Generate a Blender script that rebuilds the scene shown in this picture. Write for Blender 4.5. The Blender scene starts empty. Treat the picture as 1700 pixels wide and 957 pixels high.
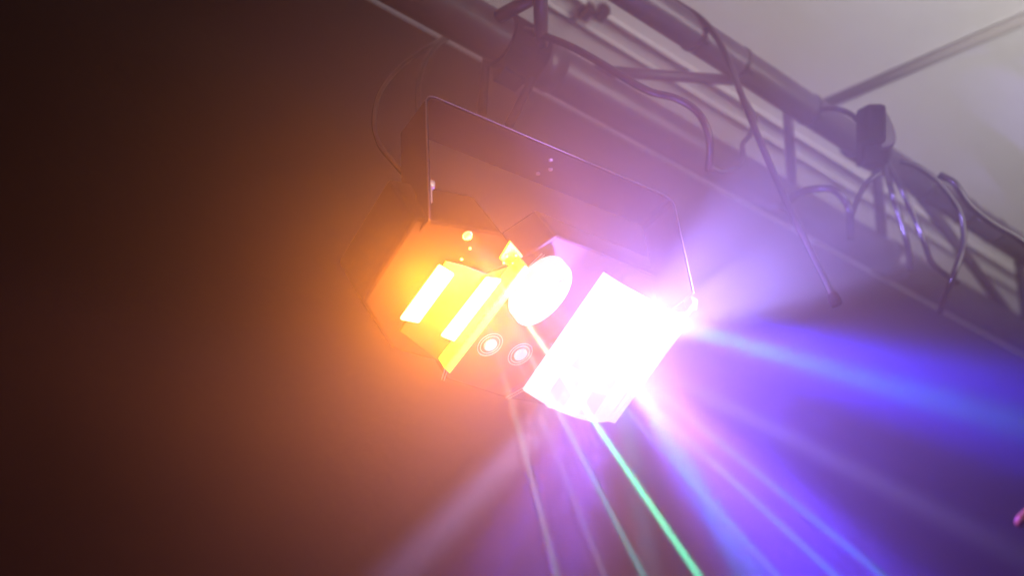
import bpy, bmesh, math, random
from mathutils import Vector, Matrix
random.seed(4)
sc = bpy.context.scene
COL = sc.collection

# ------------------------------------------------------------------ camera
S = 0.6                      # metres per construction unit
FPX = 1653.0                 # focal length in photo pixels (1700 wide)
CAM = Vector((0, 0, 1.6))
T = Vector((.782, -.312, .540)).normalized()      # truss direction seen in camera axes (right, up, forward)
U = Vector((-.071, .815, .574)); U = (U - T * U.dot(T)).normalized()   # true up in camera axes
Yc = U.cross(T)


def w_dir(v):
    v = Vector(v)
    return Vector((v.dot(T), v.dot(Yc), v.dot(U)))


RIGHT, UPC, FWD = w_dir((1, 0, 0)), w_dir((0, 1, 0)), w_dir((0, 0, 1))


def ray(px, py):
    return w_dir(((px - 850) / FPX, (478.5 - py) / FPX, 1))


def P(px, py, z):
    return CAM + ray(px, py) * z * S


cam = bpy.data.cameras.new('camera')
cam_o = bpy.data.objects.new('camera', cam)
COL.objects.link(cam_o)
cam.lens = 36.0 * FPX / 1700; cam.sensor_width = 36
cam.clip_start = 0.02; cam.clip_end = 100
m = Matrix((RIGHT, UPC, -FWD)).transposed().to_4x4(); m.translation = CAM
cam_o.matrix_world = m
cam.dof.use_dof = True; cam.dof.focus_distance = 1.0; cam.dof.aperture_fstop = 2.4
sc.camera = cam_o

# ------------------------------------------------------------------ world, render settings
w = bpy.data.worlds.new('World'); sc.world = w; w.use_nodes = True
w.node_tree.nodes['Background'].inputs[0].default_value = (.5, .45, .6, 1)
w.node_tree.nodes['Background'].inputs[1].default_value = 0.0
sc.view_settings.view_transform = 'Standard'; sc.view_settings.look = 'None'
sc.view_settings.exposure = 0; sc.view_settings.gamma = 1
cy = sc.cycles
cy.use_denoising = True
cy.use_adaptive_sampling = False
cy.max_bounces = 4; cy.diffuse_bounces = 2; cy.volume_bounces = 0
cy.use_light_tree = True
cy.sample_clamp_indirect = 4

# ------------------------------------------------------------------ the fixture's frame
FX = Vector((.70, -.28, .655)).normalized()
FY = Vector((-.57, -.74, .25)); FY = (FY - FX * FY.dot(FX)).normalized()
FN = FX.cross(FY).normalized()
fX, fY, fN = w_dir(FX), w_dir(FY), w_dir(FN)      # along the bar, down the face, out of the face
F0 = P(900, 500, 1.69)


def F(px, py, h=0.0):
    """point of the fixture's face plane (pushed out of it by h construction units) seen at a photo pixel"""
    r = ray(px, py); o = F0 + fN * h * S
    return CAM + r * ((o - CAM).dot(fN) / r.dot(fN))


# ------------------------------------------------------------------ lamps
def lamp(kind, name, loc, col, power, aim=None, **kw):
    l = bpy.data.lights.new(name, kind); o = bpy.data.objects.new(name, l); COL.objects.link(o)
    o.location = loc; l.color = col; l.energy = power
    for k, v in kw.items(): setattr(l, k, v)
    if aim is not None:
        o.rotation_euler = (Vector(aim) - Vector(loc)).to_track_quat('-Z', 'Y').to_euler()
    return o


def linear_falloff(o, strength=1.0, mode='Linear'):
    l = o.data; l.use_nodes = True; nt = l.node_tree
    em = [n for n in nt.nodes if n.type == 'EMISSION'][0]
    f = nt.nodes.new('ShaderNodeLightFalloff'); f.inputs['Strength'].default_value = strength
    nt.links.new(f.outputs[mode], em.inputs['Strength'])
    return o


# room light on the pale ceiling, from the open side of the room
lamp('SPOT', 'room_lamp', CAM + Vector((1.15, .95, .45)), (1, .97, .92), 150, aim=CAM + Vector((1.15, .5, 1.15)),
     spot_size=math.radians(120), spot_blend=.8, shadow_soft_size=.5)

# amber strobe strips and violet derby drum
for (x_, y_), h_, c_, p_ in (((715, 487), .05, (1, .25, .012), 7), ((790, 515), .06, (1, .25, .012), 5)):
    lamp('POINT', 'strobe_lamp', F(x_, y_, h_), c_, p_, shadow_soft_size=.02)
for x_, y_, p_ in ((1065, 530, 2.5), (1000, 620, 1.8)):
    lamp('POINT', 'derby_lamp', F(x_, y_, .19), (.27, .21, 1), p_, shadow_soft_size=.02)

DRUM = F(1020, 580, .13)
DRUM_TOP = F(1055, 522, .12)
#        end pixel, depth, colour, power, full cone (deg), blend
BEAMS = [
    ((1450, 820), 1.3, (.12, .05, 1.0), 7, 75, .8),
    ((890, 957), 1.4, (.26, .10, 1.0), 6, 40, .9),
    ((1010, 200), 2.0, (.42, .22, 1.0), 4.5, 120, 1),
    ((1700, 690), 1.5, (.035, .02, 1.0), 55, 22, .8),
    ((1700, 640), 1.5, (.05, .04, 1.0), 26, 8, 1),
    ((1600, 760), 1.5, (.10, .06, 1.0), 18, 3, 1),
    ((1350, 606), 1.4, (.0, .75, 1.0), 34, 5.5, 1),
    ((1560, 855), 1.4, (.50, .45, 1.0), 30, 4.5, 1),
    ((1350, 950), 1.3, (.10, .04, 1.0), 60, 24, .7),
    ((1480, 930), 1.3, (.10, .05, 1.0), 14, 5, 1),
    ((1165, 820), 1.3, (.0, .75, 1.0), 45, 5, 1),
    ((1080, 957), 1.3, (.15, .55, 1.0), 16, 5, 1),
    ((1240, 957), 1.3, (.16, .10, 1.0), 26, 2.2, 1),
    ((1340, 940), 1.3, (.14, .10, 1.0), 26, 2, 1),
    ((1420, 900), 1.3, (.30, .28, 1.0), 20, 1.8, 1),
    ((1130, 957), 1.3, (.30, .20, 1.0), 22, 2.2, 1),
    ((1190, 957), 1.3, (.8, .30, .8), 8, 8, 1),
    ((950, 957), 1.3, (.14, .05, 1.0), 40, 3.6, 1),
    ((905, 957), 1.3, (.14, .05, 1.0), 52, 2.6, 1),
    ((825, 957), 1.3, (.14, .05, 1.0), 50, 2.6, 1),
    ((785, 957), 1.3, (.14, .05, 1.0), 34, 2, 1),
    ((660, 957), 1.5, (.50, .38, 1.0), 30, 9, 1),
    ((1300, 370), 1.9, (.32, .24, 1.0), 19, 44, .35),
    ((1150, 285), 1.8, (.50, .48, 1.0), 12, 3, 1),
    ((1500, 435), 1.8, (.55, .45, 1.0), 32, 2.5, 1),
    ((1250, 620), 1.4, (.40, .40, 1.0), 12, 1.8, 1),
]
for (px, py), z, c, pw, deg, bl in BEAMS:
    lamp('SPOT', 'derby_beam', DRUM_TOP if px >= 1350 and 500 < py < 800 else DRUM, c, pw * 6, aim=P(px, py, z), spot_size=math.radians(deg), spot_blend=bl, shadow_soft_size=.014 if deg > 8 else .007)

APT = F(776, 391, .03)
LASERS = [
    ((1160, 957), 1.25, (.10, 1.0, .50), 95, .15),
    ((925, 957), 1.25, (.55, .9, .6), 16, .4),
    ((1004, 957), 1.25, (.5, .7, .8), 10, .4),
    ((1068, 957), 1.25, (.10, .8, .75), 26, .2),
    ((1290, 957), 1.25, (.04, .45, 1.0), 26, .3),
    ((1386, 957), 1.25, (.04, .55, 1.0), 28, .3),
    ((1465, 957), 1.25, (.04, .55, 1.0), 28, .4),
]
for (px, py), z, c, pw, sz in LASERS:
    o = lamp('SPOT', 'laser', APT, c, pw * 420, aim=P(px, py, z), spot_size=math.radians(1.0), spot_blend=min(1, sz + .3), shadow_soft_size=.0016)
    linear_falloff(o)


# ------------------------------------------------------------------ materials
def mat(name, base, rough=.5, metal=0, emit=None, estr=0, spec=.5, bump=0, bscale=60, vary=0):
    m = bpy.data.materials.new(name); m.use_nodes = True; nt = m.node_tree
    b = nt.nodes['Principled BSDF']
    b.inputs['Base Color'].default_value = (*base, 1)
    b.inputs['Roughness'].default_value = rough; b.inputs['Metallic'].default_value = metal
    b.inputs['Specular IOR Level'].default_value = spec
    if emit:
        b.inputs['Emission Color'].default_value = (*emit, 1); b.inputs['Emission Strength'].default_value = estr
        m.cycles.emission_sampling = 'NONE'
    tc = nt.nodes.new('ShaderNodeTexCoord')
    if vary:
        n = nt.nodes.new('ShaderNodeTexNoise'); n.inputs['Scale'].default_value = bscale * .3; n.inputs['Detail'].default_value = 5
        nt.links.new(tc.outputs['Object'], n.inputs['Vector'])
        r = nt.nodes.new('ShaderNodeValToRGB')
        r.color_ramp.elements[0].position = .3; r.color_ramp.elements[1].position = .7
        r.color_ramp.elements[0].color = (*[c * (1 - vary) for c in base], 1)
        r.color_ramp.elements[1].color = (*[min(1, c * (1 + vary)) for c in base], 1)
        nt.links.new(n.outputs['Fac'], r.inputs[0]); nt.links.new(r.outputs[0], b.inputs['Base Color'])
    if bump:
        n = nt.nodes.new('ShaderNodeTexNoise'); n.inputs['Scale'].default_value = bscale; n.inputs['Detail'].default_value = 6
        nt.links.new(tc.outputs['Object'], n.inputs['Vector'])
        bp = nt.nodes.new('ShaderNodeBump'); bp.inputs['Strength'].default_value = bump; bp.inputs['Distance'].default_value = .01
        nt.links.new(n.outputs['Fac'], bp.inputs['Height']); nt.links.new(bp.outputs[0], b.inputs['Normal'])
    return m


M = dict(
    ceiling=mat('painted_ceiling', (.62, .61, .60), .9, bump=.06, bscale=40, vary=.02),
    wall=mat('dark_wall', (.007, .006, .0065), .95, spec=.05, bump=.2, bscale=20, vary=.25),
    truss=mat('dark_truss_paint', (.045, .04, .045), .38, .3, bump=.08, bscale=80, vary=.3),
    cable=mat('black_cable', (.012, .011, .012), .18),
    housing=mat('black_powder_coat', (.006, .005, .0055), .9, spec=.08, bump=.03, bscale=500, vary=.15),
    edge=mat('worn_steel_edge', (.30, .28, .27), .45, .8),
    dulledge=mat('edge_highlight', (.10, .095, .095), .5, .4),  # paler tone standing in for the highlight on the yoke's edge
    metal=mat('zinc_steel', (.6, .58, .55), .3, .9),
    panel=mat('black_gloss_panel', (.02, .018, .022), .25),
    pipe=mat('pale_conduit', (.56, .55, .54), .95, spec=.1),
    strip=mat('lit_strobe_strip', (.8, .7, .3), .4, emit=(1, .85, .45), estr=3),
    strobe=mat('lit_amber_reflector', (.09, .035, .002), .4, emit=None),
    board=mat('amber_circuit_board', (.7, .42, .04), .4, emit=(1, .6, .03), estr=.35),
    lip=mat('glowing_amber_lip', (.8, .6, .1), .3, emit=(1, .68, .03), estr=.6),  # yellow strobe glow put into the lip as emission
    lens=mat('lit_lens_cover', (.12, .12, .14), .3, emit=(.82, .95, 1), estr=.85),
    element=mat('lit_lens_element', (.05, .06, .07), .3, emit=(.68, .88, 1), estr=.72),
    disc=mat('lit_gobo_disc', (.1, .1, .12), .3, emit=(1, .97, 1), estr=.9),
    gdot=mat('gobo_hole', (.05, .05, .05), .3, emit=(.97, .88, .95), estr=.75),
    glassdot=mat('lit_small_lens', (.25, .25, .3), .2, emit=(.85, .8, 1), estr=.45),
    ring=mat('pale_ring', (.6, .55, .58), .4, emit=None),
    laser=mat('lit_laser_aperture', (.8, .8, .2), .3, emit=(1, .85, .1), estr=2.5),
    led=mat('lit_indicator', (.8, .8, .5), .3, emit=(1, .95, .45), estr=1.2),
    trunk=mat('grey_trunking', (.30, .28, .27), .95, spec=.1),
    warm=mat('warm_knob', (.30, .13, .05), .6),
)


# ------------------------------------------------------------------ mesh helpers
def obj(name, bm, m, parent=None, smooth=True, bevel=0, label=None):
    me = bpy.data.meshes.new(name)
    bmesh.ops.recalc_face_normals(bm, faces=bm.faces)
    bm.to_mesh(me); bm.free()
    me.materials.append(m)
    o = bpy.data.objects.new(name, me); COL.objects.link(o)
    if smooth:
        for p in me.polygons: p.use_smooth = True
    if bevel:
        b = o.modifiers.new('bevel', 'BEVEL'); b.width = bevel; b.segments = 2; b.limit_method = 'ANGLE'
    if parent is not None:
        o.parent = parent; o.matrix_parent_inverse = Matrix.Translation(-parent.location)
    if label: o['label'] = label
    return o


def thing(name, loc, label, cat, group=None):
    o = bpy.data.objects.new(name, None); COL.objects.link(o); o.location = loc; o.empty_display_size = .05
    o['label'] = label; o['category'] = cat
    if group: o['group'] = group
    return o


def tag(o, label, cat, group=None):
    o['label'] = label; o['category'] = cat
    if group: o['group'] = group
    return o


def struct(name, bm, m):
    o = obj(name, bm, m, smooth=False); o['kind'] = 'structure'; return o


def catmull(pts, n=8):
    pts = [Vector(p) for p in pts]
    if len(pts) < 3: return pts
    q = [pts[0] * 2 - pts[1]] + pts + [pts[-1] * 2 - pts[-2]]
    out = []
    for i in range(1, len(q) - 2):
        for k in range(n):
            t = k / n
            a, b, c, d = q[i - 1], q[i], q[i + 1], q[i + 2]
            out.append(.5 * ((2 * b) + (c - a) * t + (2 * a - 5 * b + 4 * c - d) * t * t + (3 * b - a - 3 * c + d) * t ** 3))
    out.append(pts[-1])
    return out


def tube(bm, pts, r, seg=12, spline=False):
    if spline: pts = catmull(pts)
    pts = [Vector(p) for p in pts]
    rings = []; prev = None
    for i, p in enumerate(pts):
        d = (pts[min(i + 1, len(pts) - 1)] - pts[max(i - 1, 0)]).normalized()
        if prev is None:
            a = Vector((0, 0, 1)) if abs(d.z) < .9 else Vector((1, 0, 0))
            u = d.cross(a).normalized()
        else:
            u = (prev - d * prev.dot(d)).normalized()
        prev = u; v = d.cross(u)
        rr = r[i] if isinstance(r, (list, tuple)) else r
        rings.append([bm.verts.new(p + (u * math.cos(2 * math.pi * k / seg) + v * math.sin(2 * math.pi * k / seg)) * rr) for k in range(seg)])
    for a, b in zip(rings, rings[1:]):
        for k in range(seg): bm.faces.new((a[k], a[(k + 1) % seg], b[(k + 1) % seg], b[k]))
    bm.faces.new(rings[0]); bm.faces.new(rings[-1])
    return bm


def prism(bm, pts, ext):
    """polygon (world points) swept by a world vector"""
    a = [bm.verts.new(p) for p in pts]; b = [bm.verts.new(Vector(p) + ext) for p in pts]
    bm.faces.new(a); bm.faces.new(b)
    n = len(a)
    for i in range(n): bm.faces.new((a[i], a[(i + 1) % n], b[(i + 1) % n], b[i]))
    return bm


def box(bm, c, ax, ay, az):
    """box from centre and three half vectors"""
    c = Vector(c)
    return prism(bm, [c - ax - ay - az, c + ax - ay - az, c + ax + ay - az, c - ax + ay - az], az * 2)


def disc(bm, c, ax, ay, n_vec, r, h, seg=40):
    return prism(bm, [c + (ax * math.cos(2 * math.pi * k / seg) + ay * math.sin(2 * math.pi * k / seg)) * r for k in range(seg)], n_vec * h)


def ring(bm, c, ax, ay, r, t, seg=40):
    pts = [c + (ax * math.cos(2 * math.pi * k / seg) + ay * math.sin(2 * math.pi * k / seg)) * r for k in range(seg + 1)]
    return tube(bm, pts, t, 6)


def new(): return bmesh.new()


# ------------------------------------------------------------------ room shell: ceiling and dark wall
XU, YU, ZU = Vector((1, 0, 0)), Vector((0, 1, 0)), Vector((0, 0, 1))
zc = 2.75
J = P(900, 156, zc)                 # a point of the line where wall meets ceiling
CEIL, WALL = J.z, J.y
bm = new(); box(bm, (1.5, WALL + 2.0 - .05, CEIL + .05), XU * 5.5, YU * 2.1, ZU * .05); struct('ceiling', bm, M['ceiling'])
bm = new(); box(bm, (1.5, WALL - .05, CEIL - 1.7), XU * 5.5, YU * .05, ZU * 1.699); struct('wall', bm, M['wall'])


def on_ceiling(px, py, drop=.02):
    r = ray(px, py); return CAM + r * ((CEIL - drop - CAM.z) / r.z)


def at_y(px, py, y):
    r = ray(px, py); return CAM + r * ((y - CAM.y) / r.y)


def at_z(px, py, z):
    r = ray(px, py); return CAM + r * ((z - CAM.z) / r.z)


# ------------------------------------------------------------------ truss
A0 = P(905, 107, 2.11); AZ, AY = A0.z, A0.y
B0 = P(1230, 108, 2.25); BZ, BY = B0.z, B0.y
truss = thing('lighting_truss', (A0.x, (AY + BY) / 2, AZ), 'dark metal lattice truss running diagonally under the pale ceiling', 'truss')


def onA(px, py):           # nearest point of chord A to a pixel
    x = at_z(px, py, AZ).x; return Vector((x, AY, AZ))


def onB(px, py):
    x = at_z(px, py, BZ).x; return Vector((x, BY, BZ))


RA, RB = .030, .022
obj('chord', tube(new(), [(-1.6, AY, AZ), (4, AY, AZ)], RA, 32), M['truss'], truss)
obj('chord', tube(new(), [(-1.6, BY, BZ), (4, BY, BZ)], RB, 32), M['truss'], truss)
WEBS = [((810, 35), (905, -20)), ((897, 0), (905, 95)), ((930, 95), (1240, 165)), ((1300, 175), (1322, 322)),
        ((1465, 265), (1480, 402)), ((1490, 320), (1690, 545)), ((1700, 420), (1712, 560)), ((1330, 320), (1465, 262))]
WEBS = [WEBS[i] for i in (0, 1, 2, 3, 4, 5, 6)]


def nearA(p):
    x = at_z(*p, AZ).x; return Vector((x, AY, AZ))


def nearB(p):
    x = at_z(*p, BZ).x; return Vector((x, BY, BZ))


obj('brace', tube(new(), [nearA((800, 40)), at_y(905, -15, BY - .03)], .0085, 14), M['truss'], truss)
obj('brace', tube(new(), [at_y(897, -15, BY - .02), nearA((905, 98))], .0085, 14), M['truss'], truss)
obj('brace', tube(new(), [nearA((925, 100)), nearB((1245, 160))], .0075, 14), M['truss'], truss)
obj('brace', tube(new(), [nearB((1298, 165)), nearA((1325, 335))], .0075, 14), M['truss'], truss)
obj('brace', tube(new(), [nearB((1460, 250)), nearA((1485, 415))], .0085, 14), M['truss'], truss)
obj('brace', tube(new(), [nearB((1490, 290)), nearA((1700, 560))], .0095, 14), M['truss'], truss)
obj('brace', tube(new(), [nearB((1690, 410)), nearA((1712, 560))], .0085, 14), M['truss'], truss)
for x in (nearA((905, 100)).x, nearA((1485, 430)).x):
    bm = new(); tube(bm, [(x - .02, AY, AZ), (x + .02, AY, AZ)], RA + .002, 32); obj('collar', bm, M['truss'], truss)


for px in (1150, 1225, 1345, 1540, 1612, 1662):
    q = nearB((px, 108 + (px - 1230) * .62)); bm = new()
    tube(bm, [q - XU * .003, q + XU * .003], RB + .0016, 20); tube(bm, [q + ZU * -.02 + YU * .01, q + ZU * -.034 + YU * .016], .0018, 8)
    obj('cable_tie', bm, M['cable'], truss)

# ------------------------------------------------------------------ stage light
fix = thing('stage_effect_light', F0, 'black bracket-hung stage light with glowing amber strips and blazing white lens drum', 'stage light')
UPV = ZU

# left housing block: outline on the face plane, swept upward into the unit
left_face = [(866, 428), (728, 602), (652, 582), (600, 502), (690, 360), (832, 386)]
bm = new(); prism(bm, [F(x, y) for x, y in left_face], -fN * .07)
obj('housing', bm, M['housing'], fix, smooth=False, bevel=.004)
mid = [(728, 604), (866, 430), (925, 390), (1120, 470), (1145, 520), (1000, 690), (845, 664), (742, 632)]
bm = new(); prism(bm, [F(x, y, -.035) for x, y in mid], -fN * .05)
obj('center_panel', bm, M['panel'], fix, smooth=False, bevel=.003)


def quad_raised(name, px, h0, h1, m, parent, bev=.001):
    bm = new(); prism(bm, [F(x, y, h0) for x, y in px], fN * (h1 - h0) * S)
    return obj(name, bm, m, parent, smooth=False, bevel=bev)


st = quad_raised('strobe_panel', [(842, 440), (864, 428), (728, 598), (662, 548), (738, 430), (770, 438), (806, 452)], .001, .006, M['strobe'], fix)
quad_raised('circuit_board', [(846, 398), (868, 424), (848, 444), (828, 428)], .007, .010, M['board'], st)
quad_raised('light_strip', [(728, 437), (753, 452), (693, 534), (662, 528)], .0065, .014, M['strip'], st, .002)
quad_raised('light_strip', [(806, 458), (838, 462), (757, 567), (730, 556)], .0065, .014, M['strip'], st, .002)
quad_raised('lip', [(858, 424), (868, 431), (736, 604), (727, 595)], .0065, .035, M['lip'], st)
for x, y in ((845, 408), (856, 424), (841, 425), (851, 437), (836, 436), (766, 430), (780, 412)):
    bm = new(); disc(bm, F(x, y, .0105), fX, fY, fN, .0011, .0012, 14); obj('indicator', bm, M['led'], st)
# laser aperture
bm = new(); disc(bm, F(776, 391, .0), fX, fY, fN, .0032, .003, 24); la = obj('laser_aperture', bm, M['laser'], fix)
bm = new(); ring(bm, F(776, 391, .004), fX, fY, .0042, .0007, 24); obj('ring', bm, M['ring'], la)

# thin pressed edges of the middle panel
for path in ([(733, 631), (741, 606), (757, 583), (782, 558)], [(862, 470), (874, 446), (900, 421)], [(840, 661), (868, 645), (905, 612)]):
    e = obj('panel_rim', tube(new(), [F(x, y, -.03) for x, y in path], .0007, 6), M['ring'], fix)
    off = [F(x + 4, y + 2, -.03) for x, y in path]
    obj('rim_line', tube(new(), off, .0006, 6), M['ring'], e)

# two small round sensors
for x, y in ((813, 572), (863, 588)):
    c = F(x, y, -.033)
    bm = new(); disc(bm, c, fX, fY, fN, .0075, .003, 28); s_ = obj('small_lens', bm, M['glassdot'], fix, bevel=.001)
    for r in (.0112, .0145):
        obj('ring', ring(new(), c + fN * .001, fX, fY, r, .0004), M['ring'], s_)

# round gobo lens
c = F(904, 493, .02)
bm = new(); disc(bm, c - fN * .02, fX * .72, fY * 1.05, fN, .037, .02, 56); gd = obj('round_lens', bm, M['disc'], fix, bevel=.003)
for dx, dy in ((-18, 24), (-2, 2), (28, -22)):
    bm = new(); disc(bm, F(904 + dx, 493 + dy, .0205), fX, fY, fN, .005, .0004, 20)
    obj('gobo_hole', bm, M['gdot'], gd)

# arched derby lens
tp = [(1005, 455), (1033, 473), (1060, 488), (1087, 503), (1110, 515), (1130, 522), (1145, 521), (1153, 512), (1156, 503)]
bp = [(870, 650), (900, 669), (930, 685), (957, 695), (985, 702), (1003, 702), (1016, 697), (1024, 687), (1028, 676)]
hp = [.03 + k for k in (0, .018, .030, .040, .047, .042, .030, .010, -.015)]
t_ = .004
outer_t = [F(*p, h) for p, h in zip(tp, hp)]; outer_b = [F(*p, h) for p, h in zip(bp, hp)]
bm = new()
inner_t = [p - fN * t_ for p in outer_t]; inner_b = [p - fN * t_ for p in outer_b]
loops = [[bm.verts.new(p) for p in L] for L in (outer_t, outer_b, inner_b, inner_t)]
n = len(tp)
for i in range(n - 1):
    for a, b in ((0, 1), (1, 2), (2, 3), (3, 0)):
        bm.faces.new((loops[a][i], loops[a][i + 1], loops[b][i + 1], loops[b][i]))
for i in (0, n - 1): bm.faces.new([L[i] for L in loops])
dl = obj('derby_lens', bm, M['lens'], fix, smooth=False)


def on_lens(u, v, lift=.001):     # u along the profile 0..1, v down the drum 0..1
    k = u * (n - 1); i = min(int(k), n - 2); f = k - i
    return outer_t[i].lerp(outer_t[i + 1], f).lerp(outer_b[i].lerp(outer_b[i + 1], f), v) + fN * lift


for u0, u1, v0, v1 in ((.12, .24, .74, .94), (.14, .26, .48, .66), (.36, .46, .5, .70), (.36, .46, .76, .95), (.40, .50, .12, .40), (.62, .66, .10, .9), (.74, .78, .15, .95)):
    bm = new(); k_ = 4
    up = [on_lens(u0 + (u1 - u0) * i / k_, v0) for i in range(k_ + 1)]; dn = [on_lens(u0 + (u1 - u0) * i / k_, v1) for i in range(k_ + 1)]
    V = [bm.verts.new(p) for p in up + dn]
    for i in range(k_): bm.faces.new((V[i], V[i + 1], V[k_ + 2 + i], V[k_ + 1 + i]))
    r_ = bmesh.ops.extrude_face_region(bm, geom=list(bm.faces))
    bmesh.ops.translate(bm, verts=[v for v in r_['geom'] if isinstance(v, bmesh.types.BMVert)], vec=fN * .001)
    obj('lens_element', bm, M['element'], dl, smooth=False)
# hood behind the lens
bm = new(); prism(bm, [F(x, y, -.03) for x, y in ((1010, 472), (1115, 518), (1000, 676), (888, 648))], fN * .05 * S)
obj('drum_tray', bm, M['lens'], fix, smooth=False)
# tip of the clear cover
bm = new(); tube(bm, [outer_t[-2], outer_t[-1] + fN * -.004 + fX * .002, outer_t[-1] - fN * .012 + fX * .003], [.003, .003, .0012], 8)
obj('cover_tab', bm, M['lens'], dl)

# yoke
YW = YU * .0                      # strap width runs across the truss
yw = w_dir((-.55, -.35, .6)).normalized(); yw = (yw - fX * yw.dot(fX)); yw.z = 0; yw.normalize()
TL, TR = P(706, 154, 1.62), P(1118, 330, 1.86)
xb = (TR - TL).normalized()
yw = ZU.cross(xb).normalized()
if yw.dot(FWD) < 0: yw = -yw
WID = .052
tlo, tro = TL, TR
path = []
LB = at_y(728, 330, TL.y); RB_ = at_y(1126, 500, TR.y)
LB = TL - ZU * .16; RB_ = TR - ZU * .13
cr = .010
path = [LB, TL - ZU * cr * 1.0, TL - ZU * cr * .35 + xb * cr * .3, TL + xb * cr, TR - xb * cr, TR - ZU * cr * .35 - xb * cr * .3, TR - ZU * cr, RB_]
bm = new(); th = .003
ctr = (TL + TR) / 2 - ZU * .06
rows = []
for i, p in enumerate(path):
    d = (path[min(i + 1, len(path) - 1)] - path[max(i - 1, 0)]).normalized(); nn = d.cross(yw).normalized()
    if nn.dot(ctr - p) < 0: nn = -nn
    rows.append([bm.verts.new(q) for q in (p, p + yw * WID, p + yw * WID + nn * th, p + nn * th)])
for a, b in zip(rows, rows[1:]):
    for k in range(4): bm.faces.new((a[k], a[(k + 1) % 4], b[(k + 1) % 4], b[k]))
bm.faces.new(rows[0]); bm.faces.new(rows[-1])
yoke = obj('yoke', bm, M['housing'], fix, smooth=False, bevel=.0006)
obj('strap_highlight', tube(new(), [p - yw * .0004 for p in path], .0008, 8), M['dulledge'], yoke)  # thin paler tube added as the bright highlight along the strap
mc = (TL + TR) / 2
for k, (dx, dy) in enumerate(((0, .014), (.008, .026), (0, .038))):
    bm = new(); disc(bm, mc + xb * dx + yw * dy - ZU * (th + .0012), xb, yw, ZU, .0024, .0015, 16); obj('bolt', bm, M['edge'], yoke)
bm = new(); disc(bm, TL - ZU * .108 + yw * .011 + xb * .001, yw, ZU, xb, .006, .010, 20); kn = obj('knob', bm, M['metal'], fix, bevel=.001)
bm = new(); box(bm, TL - ZU * .122 + yw * .012 + xb * .007, xb * .002, yw * .004, ZU * .008); obj('wing', bm, M['metal'], kn, smooth=False, bevel=.0008)

# ------------------------------------------------------------------ clamp holding the yoke to the truss
cx = onA(850, 90).x
cl = thing('hook_clamp', (cx, AY, AZ), 'dark hook clamp on the front truss tube above the light bracket', 'clamp')
bm = new(); tube(bm, [(cx - .028, AY, AZ), (cx + .028, AY, AZ)], RA + .006, 32); obj('jaw', bm, M['housing'], cl, smooth=False, bevel=.001)
for a, b in (((806, 112), (800, 188)), ((882, 135), (846, 206))):
    obj('strap', tube(new(), [P(a[0] + (3 if a[0] < 850 else 14), a[1] - 22, 2.16), P(*a, 2.06), P(*b, 1.80)], .0055, 10), M['housing'], cl)
bm = new(); box(bm, P(845, 122, 2.06), XU * .018, YU * .012, ZU * .014); obj('block', bm, M['housing'], cl, smooth=False, bevel=.002)

# ------------------------------------------------------------------ cables
G = 'black cables looped round the truss'


def cable(pix, r, label, name='cable', m='cable'):
    pts = [P(x, y, z) for x, y, z in pix]
    return tag(obj(name, tube(new(), pts, r * .8, 10, spline=True), M[m]), label, 'cable', G)


cable([(775, 40, 2.2), (745, 58, 2.1), (715, 75, 2.0), (668, 108, 1.9), (632, 152, 1.8), (621, 200, 1.72), (630, 240, 1.68), (652, 268, 1.66), (680, 300, 1.64)], .0035,
      'thin glossy cable bowing out left of the bracket down to the housing')
cable([(778, 44, 2.22), (748, 60, 2.14), (722, 78, 2.05), (702, 110, 2.0), (694, 150, 1.95), (696, 200, 1.9), (700, 260, 1.8)], .0042, 'dull cable dropping behind the left corner of the bracket')
cable([(800, 30, 2.08), (850, 44, 2.03), (900, 58, 2.0), (950, 78, 1.98), (1010, 112, 1.96), (1040, 131, 1.95), (1080, 152, 1.95), (1122, 163, 1.95), (1155, 183, 1.95), (1173, 212, 1.95), (1179, 245, 1.96), (1176, 285, 1.98)], .0058,
      'thick glossy cable sweeping from the clamp and curling down at its right end')
cable([(1236, 165, 2.15), (1252, 195, 2.14), (1246, 222, 2.12), (1233, 240, 2.1), (1234, 262, 2.08), (1222, 278, 2.06), (1200, 285, 2.05), (1178, 276, 2.04)], .0042,
      'kinked cable hooking under the rear tube beside the curling cable')
cable([(1090, -20, 2.15), (1125, 5, 2.14), (1165, 32, 2.13), (1195, 70, 2.12), (1215, 115, 2.1), (1232, 160, 2.05), (1262, 235, 2.0), (1290, 300, 1.97), (1318, 362, 1.95), (1350, 425, 1.93), (1385, 497, 1.9)], .0052,
      'long straight hanging cable crossing both truss tubes')
lc = bpy.data.objects['cable.004']
bm = new(); tube(bm, [P(1381, 489, 1.905), P(1385, 497, 1.9), P(1390, 508, 1.895)], [.0062, .0072, .0066], 16); obj('plug', bm, M['housing'], lc, bevel=.001)
cable([(1300, 345, 2.2), (1320, 324, 2.15), (1345, 315, 2.14), (1380, 314, 2.12), (1402, 332, 2.12), (1411, 355, 2.12), (1412, 395, 2.16)], .0062, 'thick cable humped over the front tube below the small spotlight')
cable([(1462, 285, 2.18), (1440, 303, 2.17), (1424, 330, 2.15), (1413, 360, 2.13)], .0045, 'short cable curving down left of the spotlight post')
cable([(1360, 182, 2.2), (1385, 180, 2.19), (1410, 188, 2.18), (1430, 205, 2.18)], .0045, 'short arched cable entering the small spotlight')
cable([(1496, 268, 2.2), (1520, 275, 2.2), (1555, 300, 2.2), (1590, 345, 2.2), (1600, 385, 2.2), (1596, 420, 2.2), (1578, 470, 2.2), (1560, 520, 2.26)], .0052, 'cable rising over the rear tube and hanging down through the lattice')
cable([(1468, 270, 2.26), (1478, 310, 2.2), (1490, 350, 2.2), (1505, 400, 2.2), (1512, 450, 2.22)], .005, 'straight short cable right beside the spotlight post')
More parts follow.
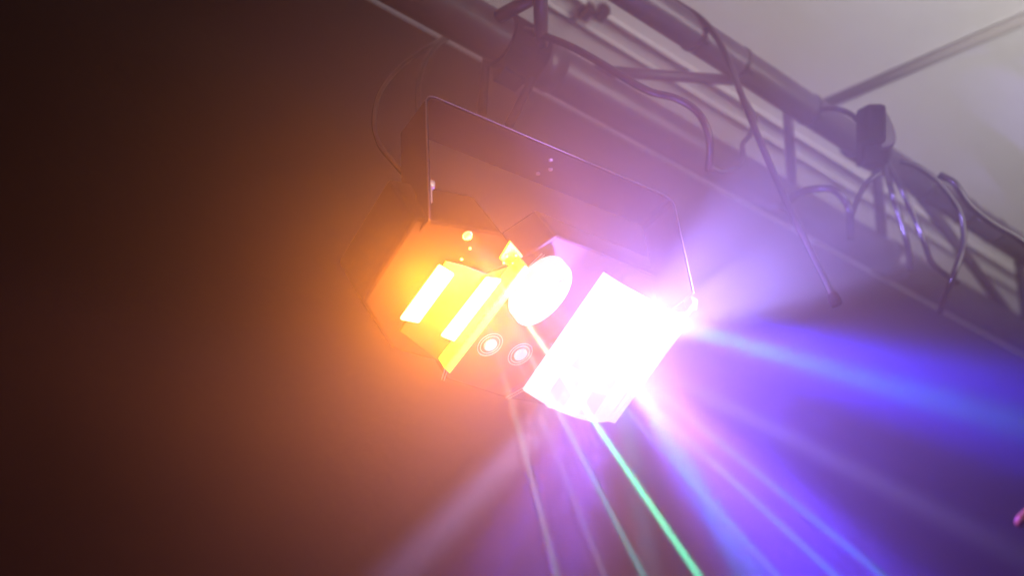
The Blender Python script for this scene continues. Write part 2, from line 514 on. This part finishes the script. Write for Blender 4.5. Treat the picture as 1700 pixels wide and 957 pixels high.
cable([(1475, 272, 2.26), (1492, 305, 2.2), (1520, 365, 2.2), (1535, 405, 2.2), (1550, 440, 2.22), (1590, 470, 2.25)], .005, 'cable slanting from the spotlight post to the front tube')
cable([(1560, 290, 2.22), (1585, 305, 2.2), (1610, 340, 2.2), (1650, 372, 2.2), (1690, 395, 2.2), (1730, 430, 2.2)], .006, 'lumpy cable lying along the rear tube at the right edge')

# ------------------------------------------------------------------ small spotlight clamped on the rear tube
sp0 = P(1458, 225, 2.16)
sp = thing('small_spotlight', sp0, 'small dark round faced spotlight clamped on top of the rear truss tube', 'spotlight')
bm = new(); box(bm, P(1446, 209, 2.16), RIGHT * .0135, UPC * .0255, FWD * .022); obj('body', bm, M['housing'], sp, smooth=False, bevel=.006)
bm = new(); prism(bm, [P(x, y, 2.15) for x, y in ((1458, 178), (1468, 180), (1478, 192), (1486, 210), (1490, 226), (1488, 240), (1478, 247), (1460, 249))], FWD * .034)
obj('lens', bm, M['truss'], sp, smooth=False, bevel=.006)
bm = new(); box(bm, P(1448, 250, 2.18), RIGHT * .017, UPC * .020, FWD * .014); obj('bracket', bm, M['housing'], sp, smooth=False, bevel=.003)
bx = nearB((1440, 240)).x
bm = new(); tube(bm, [(bx - .025, BY, BZ), (bx + .03, BY, BZ)], RB + .006, 28); obj('clamp_ring', bm, M['housing'], sp, smooth=False, bevel=.001)

# ------------------------------------------------------------------ conduits on the ceiling
def conduit(p, label, r):
    q = on_ceiling(*p)
    return tag(obj('ceiling_conduit', tube(new(), [(-1.6, q.y, CEIL - r - .002), (4.2, q.y, CEIL - r - .002)], r, 12), M['pipe']), label, 'conduit')


c1 = conduit((1075, 78), 'thin pale conduit along the ceiling nearest the rear truss tube', .004)
c2 = conduit((1040, 95), 'faint pale conduit along the ceiling nearer the wall', .003)
for px in (975, 1000):
    q = on_ceiling(px, 24 + (px - 975) * .1); bm = new(); box(bm, (q.x, q.y, CEIL - .012), XU * .008, YU * .012, ZU * .009)
    obj('clip', bm, M['housing'], c1, smooth=False, bevel=.002)
a, b = on_ceiling(1365, 175, .008), on_ceiling(1760, 5, .008)
tag(obj('ceiling_trunking', tube(new(), [a, b], .010, 12), M['trunk']), 'blurred pale trunking crossing the ceiling at upper right', 'trunking')

bm = new(); tube(bm, [P(1688, 873, 1.2), P(1696, 866, 1.2), P(1712, 852, 1.22)], [.002, .0045, .005], 14)
tag(obj('warning_knob', bm, M['warm']), 'blurred pale orange rounded knob at the right edge below the beams', 'knob')

# ------------------------------------------------------------------ haze
bm = new(); box(bm, (1.45, WALL + 1.85, .6), XU * 5.9, YU * 2.6, ZU * ((CEIL + .3 + 1.0) / 2))
for v in bm.verts: v.co.z += (CEIL + .3 - 1.0) / 2 - .6
hz = obj('haze', bm, bpy.data.materials.new('haze_volume'), smooth=False)
hz['kind'] = 'stuff'; hz['label'] = 'pale stage fog filling the room'
hm = hz.data.materials[0]; hm.use_nodes = True; nt = hm.node_tree; nt.nodes.clear()
out = nt.nodes.new('ShaderNodeOutputMaterial'); pv = nt.nodes.new('ShaderNodeVolumePrincipled')
pv.inputs['Color'].default_value = (.9, .9, .9, 1); pv.inputs['Density'].default_value = .04; pv.inputs['Anisotropy'].default_value = .25
nt.links.new(pv.outputs[0], out.inputs['Volume'])

# denser fog ball added to make the glow fall off faster
SM = F(1030, 515, -.10)
bm = new(); bmesh.ops.create_icosphere(bm, subdivisions=4, radius=.8); bmesh.ops.translate(bm, verts=bm.verts, vec=SM)
sk = obj('glow_fog', bm, bpy.data.materials.new('glow_fog_volume')); sk['kind'] = 'stuff'; sk['label'] = 'added ball of thicker fog concentrating the glow round the stage light'
sm = sk.data.materials[0]; sm.use_nodes = True; nt = sm.node_tree; nt.nodes.clear()
out = nt.nodes.new('ShaderNodeOutputMaterial'); pv = nt.nodes.new('ShaderNodeVolumePrincipled')
geo = nt.nodes.new('ShaderNodeNewGeometry')
dist = nt.nodes.new('ShaderNodeVectorMath'); dist.operation = 'DISTANCE'; dist.inputs[1].default_value = SM
nt.links.new(geo.outputs['Position'], dist.inputs[0])
mr = nt.nodes.new('ShaderNodeMapRange'); mr.inputs['From Min'].default_value = 0; mr.inputs['From Max'].default_value = .8
mr.inputs['To Min'].default_value = 1; mr.inputs['To Max'].default_value = 0
nt.links.new(dist.outputs['Value'], mr.inputs['Value'])
pw_ = nt.nodes.new('ShaderNodeMath'); pw_.operation = 'POWER'; pw_.inputs[1].default_value = 2.4
nt.links.new(mr.outputs[0], pw_.inputs[0])
mu = nt.nodes.new('ShaderNodeMath'); mu.operation = 'MULTIPLY'; mu.inputs[1].default_value = 2.3
nt.links.new(pw_.outputs[0], mu.inputs[0])
nt.links.new(mu.outputs[0], pv.inputs['Density'])
pv.inputs['Color'].default_value = (.95, .95, .95, 1); pv.inputs['Anisotropy'].default_value = .2
nt.links.new(pv.outputs[0], out.inputs['Volume'])
